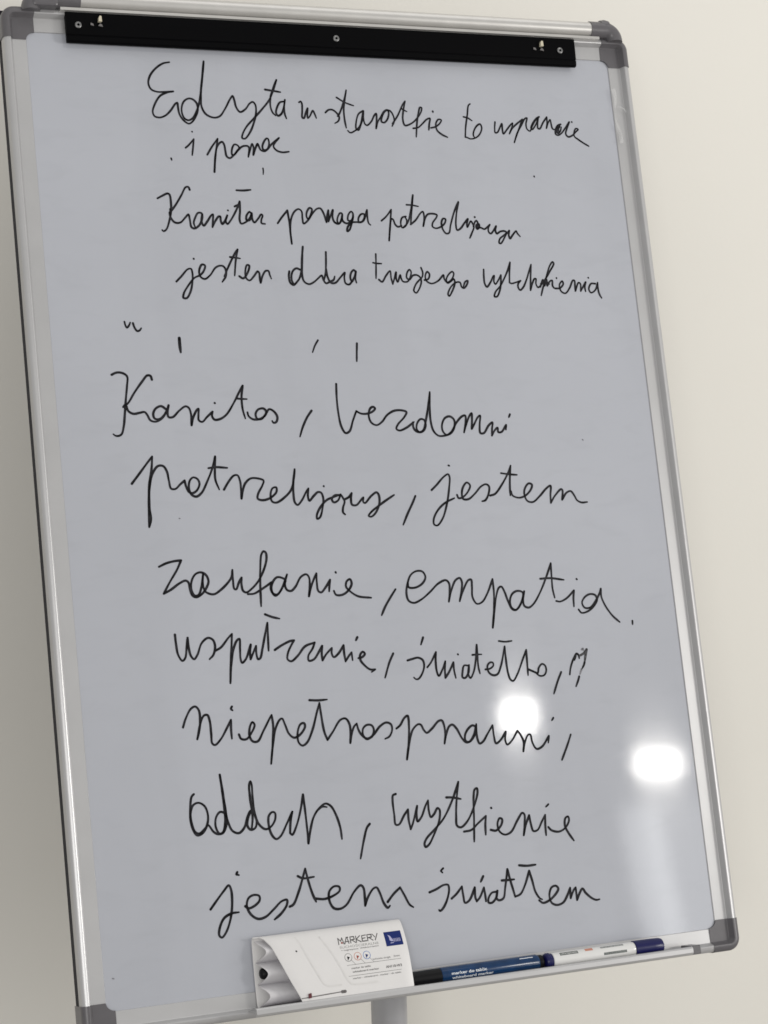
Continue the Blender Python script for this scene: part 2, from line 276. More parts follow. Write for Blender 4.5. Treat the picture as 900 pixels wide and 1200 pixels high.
    ('zaufanie', 2.39, ['-2449 -658,-2369 -626,-2280 -609,-2217 -606*,-2266 -696,-2354 -820,-2424 -929*,-2350 -895,-2256 -836,-2188 -811,-2161 -830,-2152 -906,-2131 -965,-2093 -984,-2035 -958,-1985 -904,-1951 -831,-1972 -765,-2025 -736,-2082 -753,-2127 -821,-2135 -907,-2109 -966,-2069 -964,-2028 -880,-1999 -748*,-2012 -838,-1998 -925,-1957 -955,-1902 -963,-1831 -924,-1757 -863,-1706 -801,-1690 -730*,-1693 -834,-1688 -921,-1669 -928,-1633 -859,-1601 -813*,-1608 -882,-1596 -948,-1564 -965,-1504 -931,-1428 -859,-1361 -754,-1317 -636,-1319 -570,-1341 -556,-1367 -589,-1391 -719,-1409 -893,-1422 -1114', '-1550 -983,-1486 -982,-1391 -937,-1288 -878*,-1301 -953,-1261 -1015,-1207 -980,-1159 -911,-1135 -864,-1174 -836,-1224 -829,-1269 -868,-1294 -932,-1282 -992,-1237 -1005,-1186 -949,-1113 -806*,-1147 -907,-1129 -963,-1085 -976,-1034 -935,-967 -840,-906 -815,-879 -845,-878 -922,-899 -1042*,-875 -966,-816 -848,-794 -812*,-799 -904,-792 -993,-763 -1010,-712 -964,-652 -886*,-665 -945,-674 -1004', '-583 -810,-579 -819', '-622 -1002,-603 -1043,-533 -1047,-457 -1001,-419 -936,-433 -891,-471 -911,-484 -966,-436 -1024,-359 -1073,-219 -1096', '62 -1023,-4 -1104,-75 -1200,-123 -1284']),
    ('empatia', 2.29, ['209 -966,211 -1009,283 -1019,372 -979,414 -914,387 -856,320 -846,250 -883,204 -970,180 -1070,195 -1149,252 -1177,341 -1146,447 -1074,554 -989,644 -960,676 -996,671 -1086,651 -1187*,691 -1076,754 -966,806 -946,825 -993,805 -1094,776 -1189*,826 -1084,901 -974,934 -969,935 -1044,929 -1157,970 -1228,1034 -1213,1107 -1122,1183 -978*,1182 -1126,1159 -1307,1124 -1491*,1162 -1330,1201 -1173,1246 -1073,1277 -1063,1308 -1122,1334 -1215,1373 -1308,1416 -1322,1478 -1269,1520 -1141,1459 -1119,1392 -1150,1358 -1228,1370 -1292,1417 -1318,1480 -1258,1539 -1128*,1514 -1225,1522 -1283,1570 -1304,1630 -1271,1721 -1157,1820 -989,1893 -843*,1885 -981,1880 -1120,1893 -1217', '1746 -1004,1869 -1004,2028 -1031', '1906 -1253,1951 -1262,2032 -1232,2133 -1152*,2118 -1226,2111 -1325', '2181 -1030,2188 -1035', '2163 -1360,2192 -1397,2257 -1391,2342 -1343,2399 -1265,2385 -1218,2321 -1202,2252 -1233,2214 -1289,2238 -1344,2302 -1348,2375 -1287,2440 -1197,2461 -1152*,2456 -1233,2487 -1328,2563 -1449,2644 -1526']),
    ('stray dot after empatia', 2.02, ['2801 -1522,2798 -1561']),
    ('współczucie', 2.39, ['-2348 -1343,-2345 -1438,-2333 -1545,-2295 -1607,-2264 -1582,-2238 -1467,-2221 -1383*,-2218 -1489,-2203 -1565,-2173 -1599,-2136 -1559,-2081 -1445,-2010 -1397,-1961 -1421,-1945 -1486,-1971 -1570,-2015 -1610', '-1945 -1529,-1886 -1501,-1799 -1410,-1758 -1374*,-1774 -1498,-1797 -1667,-1821 -1862*,-1791 -1668,-1754 -1520,-1708 -1438,-1684 -1428,-1687 -1525,-1691 -1632,-1679 -1669,-1637 -1636,-1592 -1542,-1571 -1494*,-1586 -1575,-1586 -1639*,-1558 -1587,-1516 -1510*,-1520 -1590,-1507 -1645,-1483 -1635,-1451 -1541,-1400 -1371,-1373 -1286*,-1380 -1416,-1388 -1567', '-1389 -1198,-1317 -1229,-1239 -1251', '-1322 -1564,-1244 -1522,-1149 -1485,-1107 -1481*,-1142 -1529,-1184 -1602,-1195 -1666,-1159 -1690,-1085 -1641,-994 -1549,-887 -1517*,-916 -1576,-970 -1649,-968 -1697,-912 -1686,-851 -1614,-810 -1557*,-823 -1637,-821 -1703*,-772 -1641,-708 -1586*,-714 -1645,-695 -1679,-645 -1649,-577 -1566*,-579 -1643,-572 -1731*,-531 -1679,-497 -1644*,-496 -1681,-494 -1725', '-417 -1493,-437 -1525', '-428 -1708,-385 -1700,-353 -1669,-374 -1646,-406 -1676,-407 -1731,-366 -1789,-312 -1832,-258 -1836*,-299 -1860', '-39 -1686,-92 -1775,-157 -1929']),
    ('światełko', 2.29, ['112 -1769,161 -1759,235 -1749,284 -1779,291 -1846,250 -1932,209 -1969,181 -1967,163 -1948', '314 -1543,281 -1616', '326 -1855,373 -1807,441 -1705*,427 -1800,429 -1911,446 -1953,498 -1883,536 -1807*,521 -1896,518 -1978*,566 -1921,627 -1825*,625 -1903,636 -1989', '688 -1744,692 -1749', '793 -1870,744 -1867,719 -1932,713 -1987,741 -1996,784 -1948,801 -1866*,782 -1959,802 -2001,846 -1941,887 -1809,915 -1660*,909 -1788,907 -1889,917 -1962', '853 -1762,905 -1761,959 -1763', '984 -1924,1034 -1921,1080 -1890,1079 -1861,1050 -1854,1013 -1885,1018 -1953,1063 -1990,1118 -1983,1169 -1896,1208 -1786,1236 -1698*,1234 -1811,1240 -1969,1260 -2049,1290 -2067,1349 -1999,1431 -1847,1483 -1753*,1478 -1873,1472 -2020', '1484 -1959,1551 -1991,1587 -2005,1607 -1950,1650 -1912,1685 -1933,1691 -1990,1660 -2033,1609 -2036,1574 -2011', '1176 -1637,1250 -1649,1325 -1645', '1866 -2014,1816 -2101,1750 -2237']),
    ('niepełnosprawni', 2.39, ['-2350 -2261,-2316 -2180,-2252 -2084,-2206 -2067,-2173 -2107,-2172 -2234,-2194 -2327,-2215 -2388*,-2176 -2254,-2127 -2163,-2090 -2160,-2071 -2221,-2068 -2348,-2066 -2442,-2039 -2460,-1974 -2408,-1897 -2298,-1852 -2228*,-1859 -2322,-1859 -2413', '-1828 -2096,-1841 -2116,-1825 -2134', '-1782 -2377,-1764 -2421,-1709 -2430,-1642 -2361,-1610 -2294,-1630 -2267,-1659 -2307,-1673 -2401,-1645 -2457,-1593 -2461,-1522 -2361,-1442 -2239,-1422 -2213*,-1416 -2316,-1440 -2506,-1475 -2694*,-1442 -2527,-1398 -2360,-1343 -2268,-1315 -2256,-1291 -2315,-1256 -2415,-1204 -2457,-1132 -2425,-1079 -2354,-1087 -2321,-1126 -2329,-1165 -2411,-1163 -2508,-1126 -2543,-1073 -2515,-1002 -2392,-939 -2225,-901 -2131*,-895 -2250,-879 -2424,-853 -2508*,-787 -2432,-694 -2320,-635 -2310,-599 -2371,-597 -2458,-610 -2559*,-581 -2459,-551 -2397,-520 -2371*,-508 -2433,-479 -2489,-425 -2531,-364 -2510,-340 -2447,-359 -2402,-410 -2393,-456 -2426,-463 -2491,-426 -2537,-351 -2500,-271 -2420,-197 -2386,-147 -2408,-139 -2463,-177 -2530,-227 -2550', '-1005 -2095,-914 -2104,-815 -2103', '-91 -2456,-47 -2427,9 -2355,47 -2336,50 -2457,28 -2608,-9 -2779*,30 -2630,90 -2482,156 -2432,186 -2441,209 -2491,241 -2527,305 -2488,386 -2418,423 -2414,442 -2455,447 -2555,428 -2653*,459 -2556,500 -2482,538 -2467,581 -2511,630 -2614,673 -2662,723 -2655,779 -2593,801 -2518,767 -2493,714 -2522,670 -2584,668 -2644,705 -2660,767 -2592,809 -2485*,802 -2606,824 -2686,868 -2667,926 -2595,993 -2511*,997 -2623,1012 -2700,1065 -2673,1137 -2590*,1121 -2678,1140 -2724,1200 -2684,1274 -2590*,1306 -2637,1333 -2718,1316 -2810*,1345 -2719,1392 -2644,1418 -2642,1432 -2726,1473 -2797,1538 -2780,1633 -2675*,1618 -2746', '1710 -2490,1689 -2515', '1893 -2681,1842 -2783,1755 -2938']),
    ('oddech', 2.39, ['-2302 -2920,-2326 -2942,-2348 -3034,-2359 -3157,-2341 -3262,-2303 -3318,-2247 -3303,-2197 -3235,-2177 -3144,-2201 -3048,-2262 -3007,-2319 -3026,-2351 -3096,-2350 -3199,-2321 -3285,-2280 -3304,-2221 -3264,-2185 -3232,-2137 -3299,-2096 -3328,-2041 -3323,-2001 -3255,-1990 -3183,-2011 -3129,-2054 -3118,-2099 -3172,-2107 -3265,-2074 -3326,-2037 -3313,-2006 -3212,-2008 -2983,-2019 -2755*,-2009 -2878,-1994 -3068,-1979 -3215,-1940 -3313,-1877 -3340,-1817 -3294,-1774 -3193,-1734 -3134,-1703 -3154,-1683 -3244,-1702 -3305,-1749 -3321,-1782 -3280,-1762 -3188,-1728 -3139', '-1742 -3318,-1721 -3199,-1729 -3009,-1725 -2879,-1710 -2849,-1700 -2881,-1702 -3011,-1694 -3180,-1660 -3278,-1598 -3330,-1540 -3311,-1488 -3242,-1486 -3179,-1514 -3170,-1552 -3205,-1561 -3298,-1537 -3395,-1497 -3437,-1449 -3414,-1370 -3296,-1302 -3187*,-1330 -3279,-1346 -3393*,-1325 -3412,-1271 -3327,-1215 -3184,-1172 -3029*,-1166 -3189,-1163 -3380,-1164 -3513*,-1129 -3383,-1082 -3261,-1017 -3182,-944 -3140,-889 -3169,-842 -3263,-810 -3394,-804 -3507', '-1030 -3194,-981 -3167,-931 -3176', '-490 -3387,-524 -3422,-572 -3546,-626 -3721']),
    ('wytchnienie', 2.39, ['-173 -3116,-205 -3126,-215 -3173,-213 -3324,-208 -3422,-173 -3425,-103 -3335,-57 -3285*,-61 -3382,-49 -3485*,-19 -3429,48 -3259*,32 -3337,37 -3413,82 -3375,143 -3261,175 -3214*,172 -3318,188 -3385,228 -3356,270 -3302,292 -3319,280 -3416,204 -3560,132 -3661,94 -3678,86 -3645,116 -3594,209 -3517,329 -3410,446 -3235,535 -3058*,494 -3240,469 -3412,468 -3499,509 -3521,588 -3468,677 -3334,739 -3186,737 -3142,711 -3151,691 -3215,667 -3454,642 -3680', '382 -3203,449 -3210,543 -3234', '539 -3568,625 -3559,705 -3501,804 -3434*,788 -3520,780 -3624', '874 -3357,879 -3362', '842 -3580,902 -3593,970 -3538,984 -3485,958 -3471,927 -3523,937 -3601,994 -3644,1070 -3625,1158 -3513,1224 -3442,1246 -3462,1232 -3575,1212 -3672*,1250 -3566,1299 -3476*,1308 -3561,1328 -3640,1379 -3634,1439 -3551,1485 -3489*,1473 -3599,1470 -3698', '1536 -3383,1503 -3407', '1506 -3618,1539 -3654,1624 -3676,1703 -3644,1756 -3571,1749 -3531,1716 -3545,1701 -3622,1734 -3703,1786 -3786']),
    ('jestem', 2.48, ['-1931 -3715,-1942 -3734,-1917 -3745', '-2237 -4042,-2181 -3980,-2083 -3878,-2031 -3832,-2011 -3876,-2014 -4020,-2045 -4160,-2100 -4277,-2148 -4322,-2172 -4299,-2161 -4229,-2109 -4142,-2029 -4104,-1952 -4101', '-1881 -4051,-1850 -4075,-1782 -4056,-1729 -4011,-1729 -3969,-1783 -3953,-1840 -3977,-1865 -4047,-1834 -4133,-1762 -4187,-1683 -4177,-1587 -4110,-1503 -4046,-1446 -4038,-1451 -4084,-1514 -4159,-1593 -4213', '-1424 -4107,-1384 -4091,-1316 -3974,-1256 -3834,-1225 -3757*,-1204 -3881,-1173 -4010,-1143 -4091', '-1311 -3821,-1258 -3848,-1140 -3846', '-1144 -4060,-1055 -4074,-962 -4055,-884 -4011,-884 -3973,-940 -3963,-995 -4009,-1001 -4103,-963 -4174,-896 -4188,-824 -4155,-730 -4038,-655 -3983,-628 -4008,-623 -4114,-627 -4187*,-588 -4107,-521 -4030,-486 -4023,-457 -4079,-423 -4189,-386 -4236,-361 -4218', '-382 -4179,-309 -4107,-232 -4051*,-194 -4130,-147 -4231,-110 -4261']),
    ('światłem', 2.48, ['263 -3912,236 -3935,250 -3954', '84 -4135,163 -4112,250 -4079,297 -4084,303 -4132,267 -4235,210 -4315,177 -4332,169 -4321', '321 -4224,381 -4183,449 -4116*,454 -4213,465 -4283,516 -4263,591 -4142*,586 -4239,598 -4283*,639 -4245,694 -4153*,700 -4241,700 -4295', '700 -4039,665 -4092', '825 -4211,776 -4217,733 -4266,728 -4309,763 -4317,817 -4275,841 -4204*,824 -4276,846 -4300,901 -4285,934 -4180,981 -3999*,998 -4100,1021 -4211,1036 -4285*,1100 -4264,1160 -4183,1227 -4041*,1251 -4149,1273 -4261,1314 -4331,1342 -4347', '904 -4105,972 -4108,1046 -4109', '1120 -3973,1209 -3987,1309 -3986', '1304 -4352,1345 -4383,1422 -4365,1504 -4308,1540 -4258,1514 -4226,1463 -4238,1429 -4311,1443 -4390,1501 -4422,1579 -4405,1638 -4334,1677 -4266*,1671 -4371*,1719 -4288,1742 -4269*,1743 -4397*,1776 -4339,1820 -4289,1852 -4336,1919 -4399,1967 -4422,2006 -4420']),
    ('stray dot', 1.83, ['2246 3487,2250 3477']),
    ('pomoc', 2.2, ['-1537 3631,-1480 3717,-1408 3808*,-1428 3719,-1454 3599,-1477 3445*,-1456 3577,-1427 3708,-1389 3763,-1360 3775,-1342 3743,-1336 3683,-1326 3619,-1295 3600,-1249 3632,-1199 3687,-1181 3710,-1189 3737,-1226 3752,-1251 3724,-1267 3669,-1265 3637,-1242 3639,-1199 3687,-1140 3733,-1084 3737,-1070 3718,-1088 3620*,-1061 3697,-1032 3763,-1020 3720,-1030 3643*,-1005 3704,-971 3765,-958 3732,-944 3700,-902 3685,-865 3713,-843 3769,-849 3823,-865 3828,-903 3783,-921 3733,-911 3701,-878 3702,-828 3753,-785 3792,-725 3838*,-775 3782,-796 3743,-767 3700,-702 3680,-628 3689']),
    ('stray tick under first lines', 1.83, ['-938 3499,-937 3466,-942 3433']),
    ('w', 2.11, ['-458 4241,-438 4253,-426 4227,-430 4155,-437 4072,-420 4067,-390 4135,-366 4180,-376 4113,-375 4069,-350 4092,-309 4154,-295 4127,-278 4072']),
    ('wsparcie', 2.02, ['1841 4102,1828 4029,1829 3977,1858 3984,1892 4038,1923 4085,1921 4019,1928 3969,1973 4014,2022 4068,2057 4096,2046 4056,2003 3972*,2046 4036,2110 4091,2184 4144*,2131 4039,2084 3945,2051 3872*,2103 3985,2165 4080,2217 4154,2243 4162,2223 4095,2227 4036,2262 4010,2298 4071,2358 4153,2397 4181*,2359 4159,2309 4105,2280 4044,2293 4031,2343 4086,2387 4174*,2369 4100,2366 4047,2387 4041,2439 4116,2493 4181*,2489 4117,2473 4050*,2504 4118,2532 4152,2538 4106,2551 4046,2593 4034', '2659 4103,2621 4089,2587 4041,2580 3987,2606 3972,2653 3996,2703 4051,2771 4134,2733 4059,2709 3992,2734 3959,2786 3974,2843 4023,2873 4050,2848 4060,2822 4029,2814 3968,2860 3930,2920 3891,2983 3856', '2637 4096,2603 4055,2609 3995,2644 4023,2662 4070', '2651 4096,2622 4071,2600 4035,2601 3999,2623 3989', '2643 4080,2621 4042,2625 4009', '2803 4135,2805 4130']),
    ('pomaga', 2.2, ['-835 2901,-785 2964,-713 3043*,-705 2934,-700 2680*,-701 2847,-677 2959,-631 3035,-584 3060,-554 3036,-552 2961,-545 2902,-494 2937,-448 3013,-436 3063,-460 3075,-498 3024,-503 2974,-486 2950,-435 3013,-378 3066,-339 3071,-311 3027,-284 2922*,-270 2991,-250 3053,-260 2928*,-231 2991,-198 3057,-210 2979,-193 2923,-149 2905,-113 2943,-98 3018,-117 3024,-147 2986,-160 2930,-143 2907,-112 2955,-97 3006*,-100 2943,-64 2912,-24 2919,20 2970,26 3027,9 3043,-29 3001,-35 2944,4 2945,28 2983*,0 2907,-33 2837,-58 2825,-49 2869,2 2920,55 2927,114 2927,151 2972,156 3016,123 3016,86 2971,87 2927,135 2940,194 3063*,190 2985,198 2916,218 2897']),
    ('ending of potrzebujący', 2.2, ['1283 3169*,1248 3056,1222 2910,1231 2854,1271 2871,1327 2934,1374 2982,1357 2934,1357 2889,1407 2957,1423 2935,1435 2890,1403 2822,1372 2766', '1430 2896,1454 2947,1474 2964,1489 2936,1475 2868,1501 2891,1500 2925,1468 2913,1469 2874,1513 2886,1559 2869,1598 2892,1632 2921,1609 2881,1609 2836,1631 2819,1672 2859,1706 2905,1691 2860,1704 2820,1749 2844,1798 2850,1821 2839,1789 2770,1738 2708,1721 2713,1733 2759,1793 2804,1846 2839,1860 2856,1848 2805,1859 2766,1896 2806,1945 2852,1954 2829,1986 2790', '1459 3004,1461 3000']),
    ('dobra', 2.2, ['-759 2381,-770 2326,-762 2261,-727 2234,-674 2280,-641 2326,-625 2391', '-638 2400,-675 2414,-715 2390,-740 2335,-741 2280,-721 2243', '-581 2649,-604 2521,-626 2382,-664 2289,-722 2238', '-585 2632,-608 2456,-620 2345,-604 2271,-554 2243,-494 2267,-442 2308,-400 2338,-386 2290,-361 2253,-311 2272,-271 2290,-255 2328', '-327 2593,-340 2457,-353 2374,-377 2290', '-345 2411,-335 2318,-303 2258,-255 2258,-190 2319,-136 2370,-147 2319,-139 2254,-102 2240,-58 2282,-17 2347', '-9 2375,-31 2399,-63 2370,-79 2310,-64 2272,-29 2329,-8 2385,-22 2301,-14 2259']),
    ('twojego', 2.02, ['242 2577,231 2452,215 2308', '198 2480,244 2473,296 2471', '247 2295,280 2270,334 2339,386 2390,390 2314,402 2246*,430 2315,454 2377,448 2302,461 2271,500 2346,505 2315,524 2275,578 2275,618 2334,630 2385,613 2406,582 2372,572 2315,600 2296,645 2341,692 2347,729 2322,738 2278,709 2202,663 2149,639 2171,667 2240,727 2303', '751 2429,765 2379,758 2335,726 2290', '776 2291,821 2303,843 2354,820 2385,792 2341,798 2284,855 2253,939 2285,1007 2348,1010 2310,1045 2266,1103 2304,1131 2368,1116 2387,1069 2355,1035 2298,1044 2260,1087 2279,1124 2304,1133 2266,1095 2177,1047 2114,1036 2133,1079 2215,1146 2266,1194 2266,1208 2216,1234 2203,1280 2254,1288 2286,1256 2273,1228 2216']),
    ('half wiped mark', 2.29, ['1966 -2047,1980 -1990,2014 -1913,2044 -1866,2076 -1831,2098 -1851,2101 -1882', '2040 -1896,2066 -1855', '2160 -1929,2150 -1953,2124 -1991', '2075 -2076,2060 -2111,2024 -2179']),
    ('smudged mark', 2.94, ['2118 -1853,2166 -1831,2198 -1797', '2202 -1794,2179 -1863,2162 -1923']),
    ('smudged faint trail', 2.2, ['2116 -1999,2088 -2052', '2143 -1793,2159 -1782,2163 -1801']),
    ('stray faint speck low on the board', 1.47, ['-3262 -4572,-3249 -4578']),
    ('stray faint speck', 1.19, ['-2196 -181,-2187 -183']),
    ('stray faint speck', 1.19, ['2456 497,2466 488']),
]

# ------------------------------------------------------------------ the setting
WALL_Y = .30
wl = MB(True)
wl.box(-3, 5, WALL_Y, WALL_Y+.15, 0, 3.0)
o = wl.build('wall', m_wall); o['kind'] = 'structure'
fl = MB(True); fl.box(-3, 5, -3.2, WALL_Y, -.1, -.002)
o = fl.build('floor', m_floor); o['kind'] = 'structure'

# ------------------------------------------------------------------ the board on its easel
IX, IY, FW = 335.0, 487.7, 24.5              # half sizes of the visible face, width of the frame
OX, OY = IX+FW, IY+FW
PX, PY = 0.0175, 0.0600
easel = thing('whiteboard_easel', 'tall portrait whiteboard on an easel pole, covered in black cursive handwriting', 'whiteboard', (PX, PY, 0))
pan = MB(); pan.box(-IX-4, IX+4, -IY-4, IY+4, -3, 0)
panel = pan.build('writing_surface', m_board, easel)
bk = MB(); bk.box(-OX+.6, OX-.6, -OY+.6, OY-.6, -20, -4.2)
bk.build('back_panel', m_back, easel, bevel=1)

# frame: flat inner flange, slope up to a rounded outer rim (w from the inner edge outwards, z)
PROF = [(-.1, -3.5), (-.1, .6), (.4, 1.2), (14.3, 1.5), (14.8, 1.9), (17.0, 7.4), (17.6, 8.2), (18.4, 8.5), (20.4, 8.1), (22.6, 7.1), (23.9, 5.6), (24.4, 3.6), (24.5, 1.5), (24.5, -4.0), (23.5, -4.1)]
CS = 33.0                                     # corner pieces reach this far from the outer edge
def rail(a, b, side):
    rows = []
    for t in (a, b):
        if side == 'left': rows.append([(-IX-w, t, z) for w, z in PROF])
        if side == 'right': rows.append([(IX+w, t, z) for w, z in PROF])
        if side == 'top': rows.append([(t, IY+w, z) for w, z in PROF])
        if side == 'bottom': rows.append([(t, -IY-w, z) for w, z in PROF])
    return MB().grid(rows, smooth=True).build('frame_rail', m_alu, easel, auto=25)
rail(-OY+CS-1, OY-CS+1, 'left'); rail(-OY+CS-1, OY-CS+1, 'right'); rail(-OX+CS-1, OX-CS+1, 'top'); rail(-OX+CS-1, OX-CS+1, 'bottom')
def corner(sx, sy):
    mb = MB(); e = .7; R = 13.0
    # rim swept round the outer corner
    rim = [(13.0, 1.9), (14.2, 2.1), (14.7, 2.5), (16.9, 8.0), (17.5, 8.9), (18.4, 9.2), (20.6, 8.8), (23.0, 7.8), (24.5, 6.2), (25.1, 4.0), (25.2, 1.5), (25.2, -19)]
    path = []                                # (origin x, origin y, outward dir) for quadrant +,+
    cx, cy = OX-R, OY-R
    def pt(w, z, ang, along=None):
        d = w-FW                              # distance out from the outer edge
        if along is not None: return along(d)+(z,)
        return (cx+(R+d)*math.cos(ang), cy+(R+d)*math.sin(ang), z)
    rows = [[pt(w, z, 0, lambda d: (OX+d, OY-CS)) for w, z in rim]]
    for k in range(13):
        rows.append([pt(w, z, math.pi/2*k/12) for w, z in rim])
    rows.append([pt(w, z, 0, lambda d: (OX-CS, OY+d)) for w, z in rim])
    rows = [[(sx*x, sy*y, z) for x, y, z in r] for r in rows]
    mb.grid(rows, smooth=True)
    # flat plate with a hollow round bite where the board's rounded corner shows
    q = 9.0
    out = [(OX-10.5, OY-CS), (OX-10.5, OY-10.5), (OX-CS, OY-10.5), (OX-CS, IY-.6)] + arc(OX-CS, IY-.6-q, q, 90, 0, 8)[1:-1] + [(OX-CS+q, OY-CS)]
    # the bite is the board's own rounded corner
    mb.prism([(sx*x, sy*y) for x, y in out], .2, 2.2)
    return mb.build('corner_cap', m_grey, easel, auto=35)
for sx in (-1, 1):
    for sy in (-1, 1): corner(sx, sy)

# top rail: round bar with a lip below it, elbow caps at both ends
TY, TZ, TR = 520.8, 8.0, 8.6
tr = MB(); tr.rod(-281, 315, TY, TZ, [(0, TR), (596, TR)], 40)
tr.box(-300, 322, 508.6, 511.6, 7.0, 12.6)
top_rail = tr.build('top_rail', m_alu2, easel, auto=40)
def elbow(x0, x1, s):                         # s = +1 right, -1 left
    mb = MB(); r = 9.6
    pts = []
    for k in range(4): pts.append((x0+(x1-x0)*k/3, TY, 0))
    R = 12.0
    for k in range(1, 9):
        a = math.pi/2*k/8; pts.append((x1+s*R*math.sin(a), TY-R*(1-math.cos(a)), a))
    pts.append((x1+s*R, 507.0, math.pi/2))
    rows = []
    for i, (x, y, a) in enumerate(pts):
        rr = r if i else r
        rows.append([(x+s*rr*math.cos(t)*math.sin(a), y+rr*math.cos(t)*math.cos(a), TZ+rr*math.sin(t)) for t in [2*math.pi*j/28 for j in range(28)]])
    mb.grid(rows, closed_v=True, caps=True)
    c = mb.build('end_cap', m_grey, top_rail, auto=40)
    return c
elbow(312, 331, 1); elbow(-279, -318, -1)
kb = MB(); kb.rod(324, 338, TY+3.2, TZ, [(0, 5), (2, 8.2), (7, 9.2), (12, 8.2), (14, 5)], 24); kb.build('hinge_knob', m_grey, top_rail)
ls = MB(); ls.box(-329.5, -303, 509.8, 531, -2, 19); ls.build('hinge_block', m_grey, top_rail, bevel=2.5)

# black paper clamp with screws and two hooks
cb = MB(); cp = [(475.9, 4.6), (475.9, 8.0), (477.5, 9.6), (482, 10.2), (483, 9.2), (484, 10.4), (498, 11.0), (507.5, 11.0), (508.2, 4.6)]
cb.grid([[(x, y, z) for y, z in cp] for x in (-295, 290)], closed_v=True, smooth=False, caps=True)
clamp = cb.build('paper_clamp', m_black, easel, bevel=.5)
for x, y in ((-282.6, 493.6), (0, 493.4), (270, 493.0)):
    s_ = MB()
    rows = [[(x+r*math.cos(a), y+r*math.sin(a), z) for a in [2*math.pi*k/18 for k in range(18)]] for z, r in ((10.8, 3.6), (12.0, 3.4), (12.5, 2.5), (12.2, 1.4))]
    s_.grid(rows, closed_v=True, smooth=True)
    s_.build('screw', m_chrome, clamp, auto=30)
for x, y in ((-260.3, 500.2), (246, 498.8)):
    h = MB(); h.prism([(x-1.6, y-3.0), (x+2.2, y-3.0), (x+2.0, y+2.8), (x+.2, y+3.4), (x-1.0, y+1.2)], 10.9, 15)
    h.build('hook', m_cream, clamp, bevel=.3)
    h = MB(); h.prism([(x-1.5, y-6.6), (x+3.4, y-7.6), (x+2.4, y-5.0), (x+.6, y-4.2)], 10.9, 12.2)
    h.prism([(x-9.4, y-6.2), (x-6.0, y-7.0), (x-6.6, y-4.8), (x-9.2, y-3.8)], 10.9, 12.2)
    h.build('hook_slot', m_slot, clamp)

# pen tray along the bottom
FLOOR = -504.2
ty = MB(); prof = [(FLOOR, 9), (FLOOR, 29.5), (-501.6, 29.8), (-500.6, 30.6), (-500.4, 31.8), (-500.9, 33.2), (-502.4, 34.2), (-506.6, 34.2), (-508.2, 33.2), (-508.8, 31.5), (-508.6, 28), (-506, 26), (-505.6, 9)]
ty.grid([[(x, y, z) for y, z in prof] for x in (-197.5, 285.5)], closed_v=True, smooth=True, caps=True)
tray = ty.build('pen_tray', m_alu, easel, auto=30)
ec = MB(); ec.box(285.2, 297.2, -509.2, -500.0, 9, 30); ec.build('end_cap', m_grey, tray, bevel=.8)

# pole behind the board
pl = MB(True); rr = .0195
pl.grid([[(PX+rr*math.cos(a), PY+rr*math.sin(a), z) for a in [2*math.pi*k/40 for k in range(40)]] for z in (.03, 1.36)], closed_v=True, caps=True)
pl.build('pole', m_pole, easel)
ft = MB(True)
ft.grid([[(PX+r*math.cos(a), PY+r*math.sin(a), z) for a in [2*math.pi*k/40 for k in range(40)]] for z, r in ((0, .17), (.012, .17), (.03, .06), (.05, .03))], closed_v=True, caps=True)
ft.build('foot', m_back, easel)
cl = MB(True); cl.box(PX-.045, PX+.045, PY-.032, PY+.005, 1.30, 1.35); cl.build('bracket', m_back, easel, bevel=3)

# the writing
def onboard(z):
    return lambda x, y: (x, y, z)
for wi, (word, width, strokes) in enumerate(WRITING):
    mb = MB()
    for si, s in enumerate(strokes):
        pts = [(lambda a: (float(a[0])/10, float(a[1].rstrip('*'))/10, a[1].endswith('*')))(q.split(' ')) for q in s.split(',')]
        path = spline(pts)
        if len(path) < 2: continue
        ribbon(mb, path, width, onboard(.22+.012*si), seed=wi*31+si)
    nm = 'pen_mark' if ('stray' in word or 'short' in word or 'smudged' in word or 'wiped' in word or word == 'Kanitos comma') else 'handwritten_word'
    o = mb.build(nm, m_faint if 'faint' in word else m_smudge if 'smudged' in word else m_ink, panel)
    if nm == 'handwritten_word': o['label'] = ('black handwritten %s' % word) if ' of ' in word else 'black handwritten word "%s"' % word

# peeling clear film at the top right of the frame
fm = MB()
rows = []
for k in range(25):
    t = k/24; y = 452-64*t
    x0 = 333.5+1.2*math.sin(t*9)+2.2*t; x1 = x0+3.2+1.6*math.sin(t*7+1)
    rows.append([(x0, y, 4.6+.8*math.sin(t*13)), ((x0+x1)/2, y+.8, 5.4+.6*math.sin(t*17)), (x1, y+1.5, 4.9+.6*math.sin(t*10+2))])
fm.grid([[(341+11*k/8, 431-9*k/8+dy, 5.2+2.2*math.sin(k*.5)) for dy in (0, 1.1, 2.0)] for k in range(9)], smooth=True)
fm.grid(rows, smooth=True); fm.build('protective_film', m_film, easel)

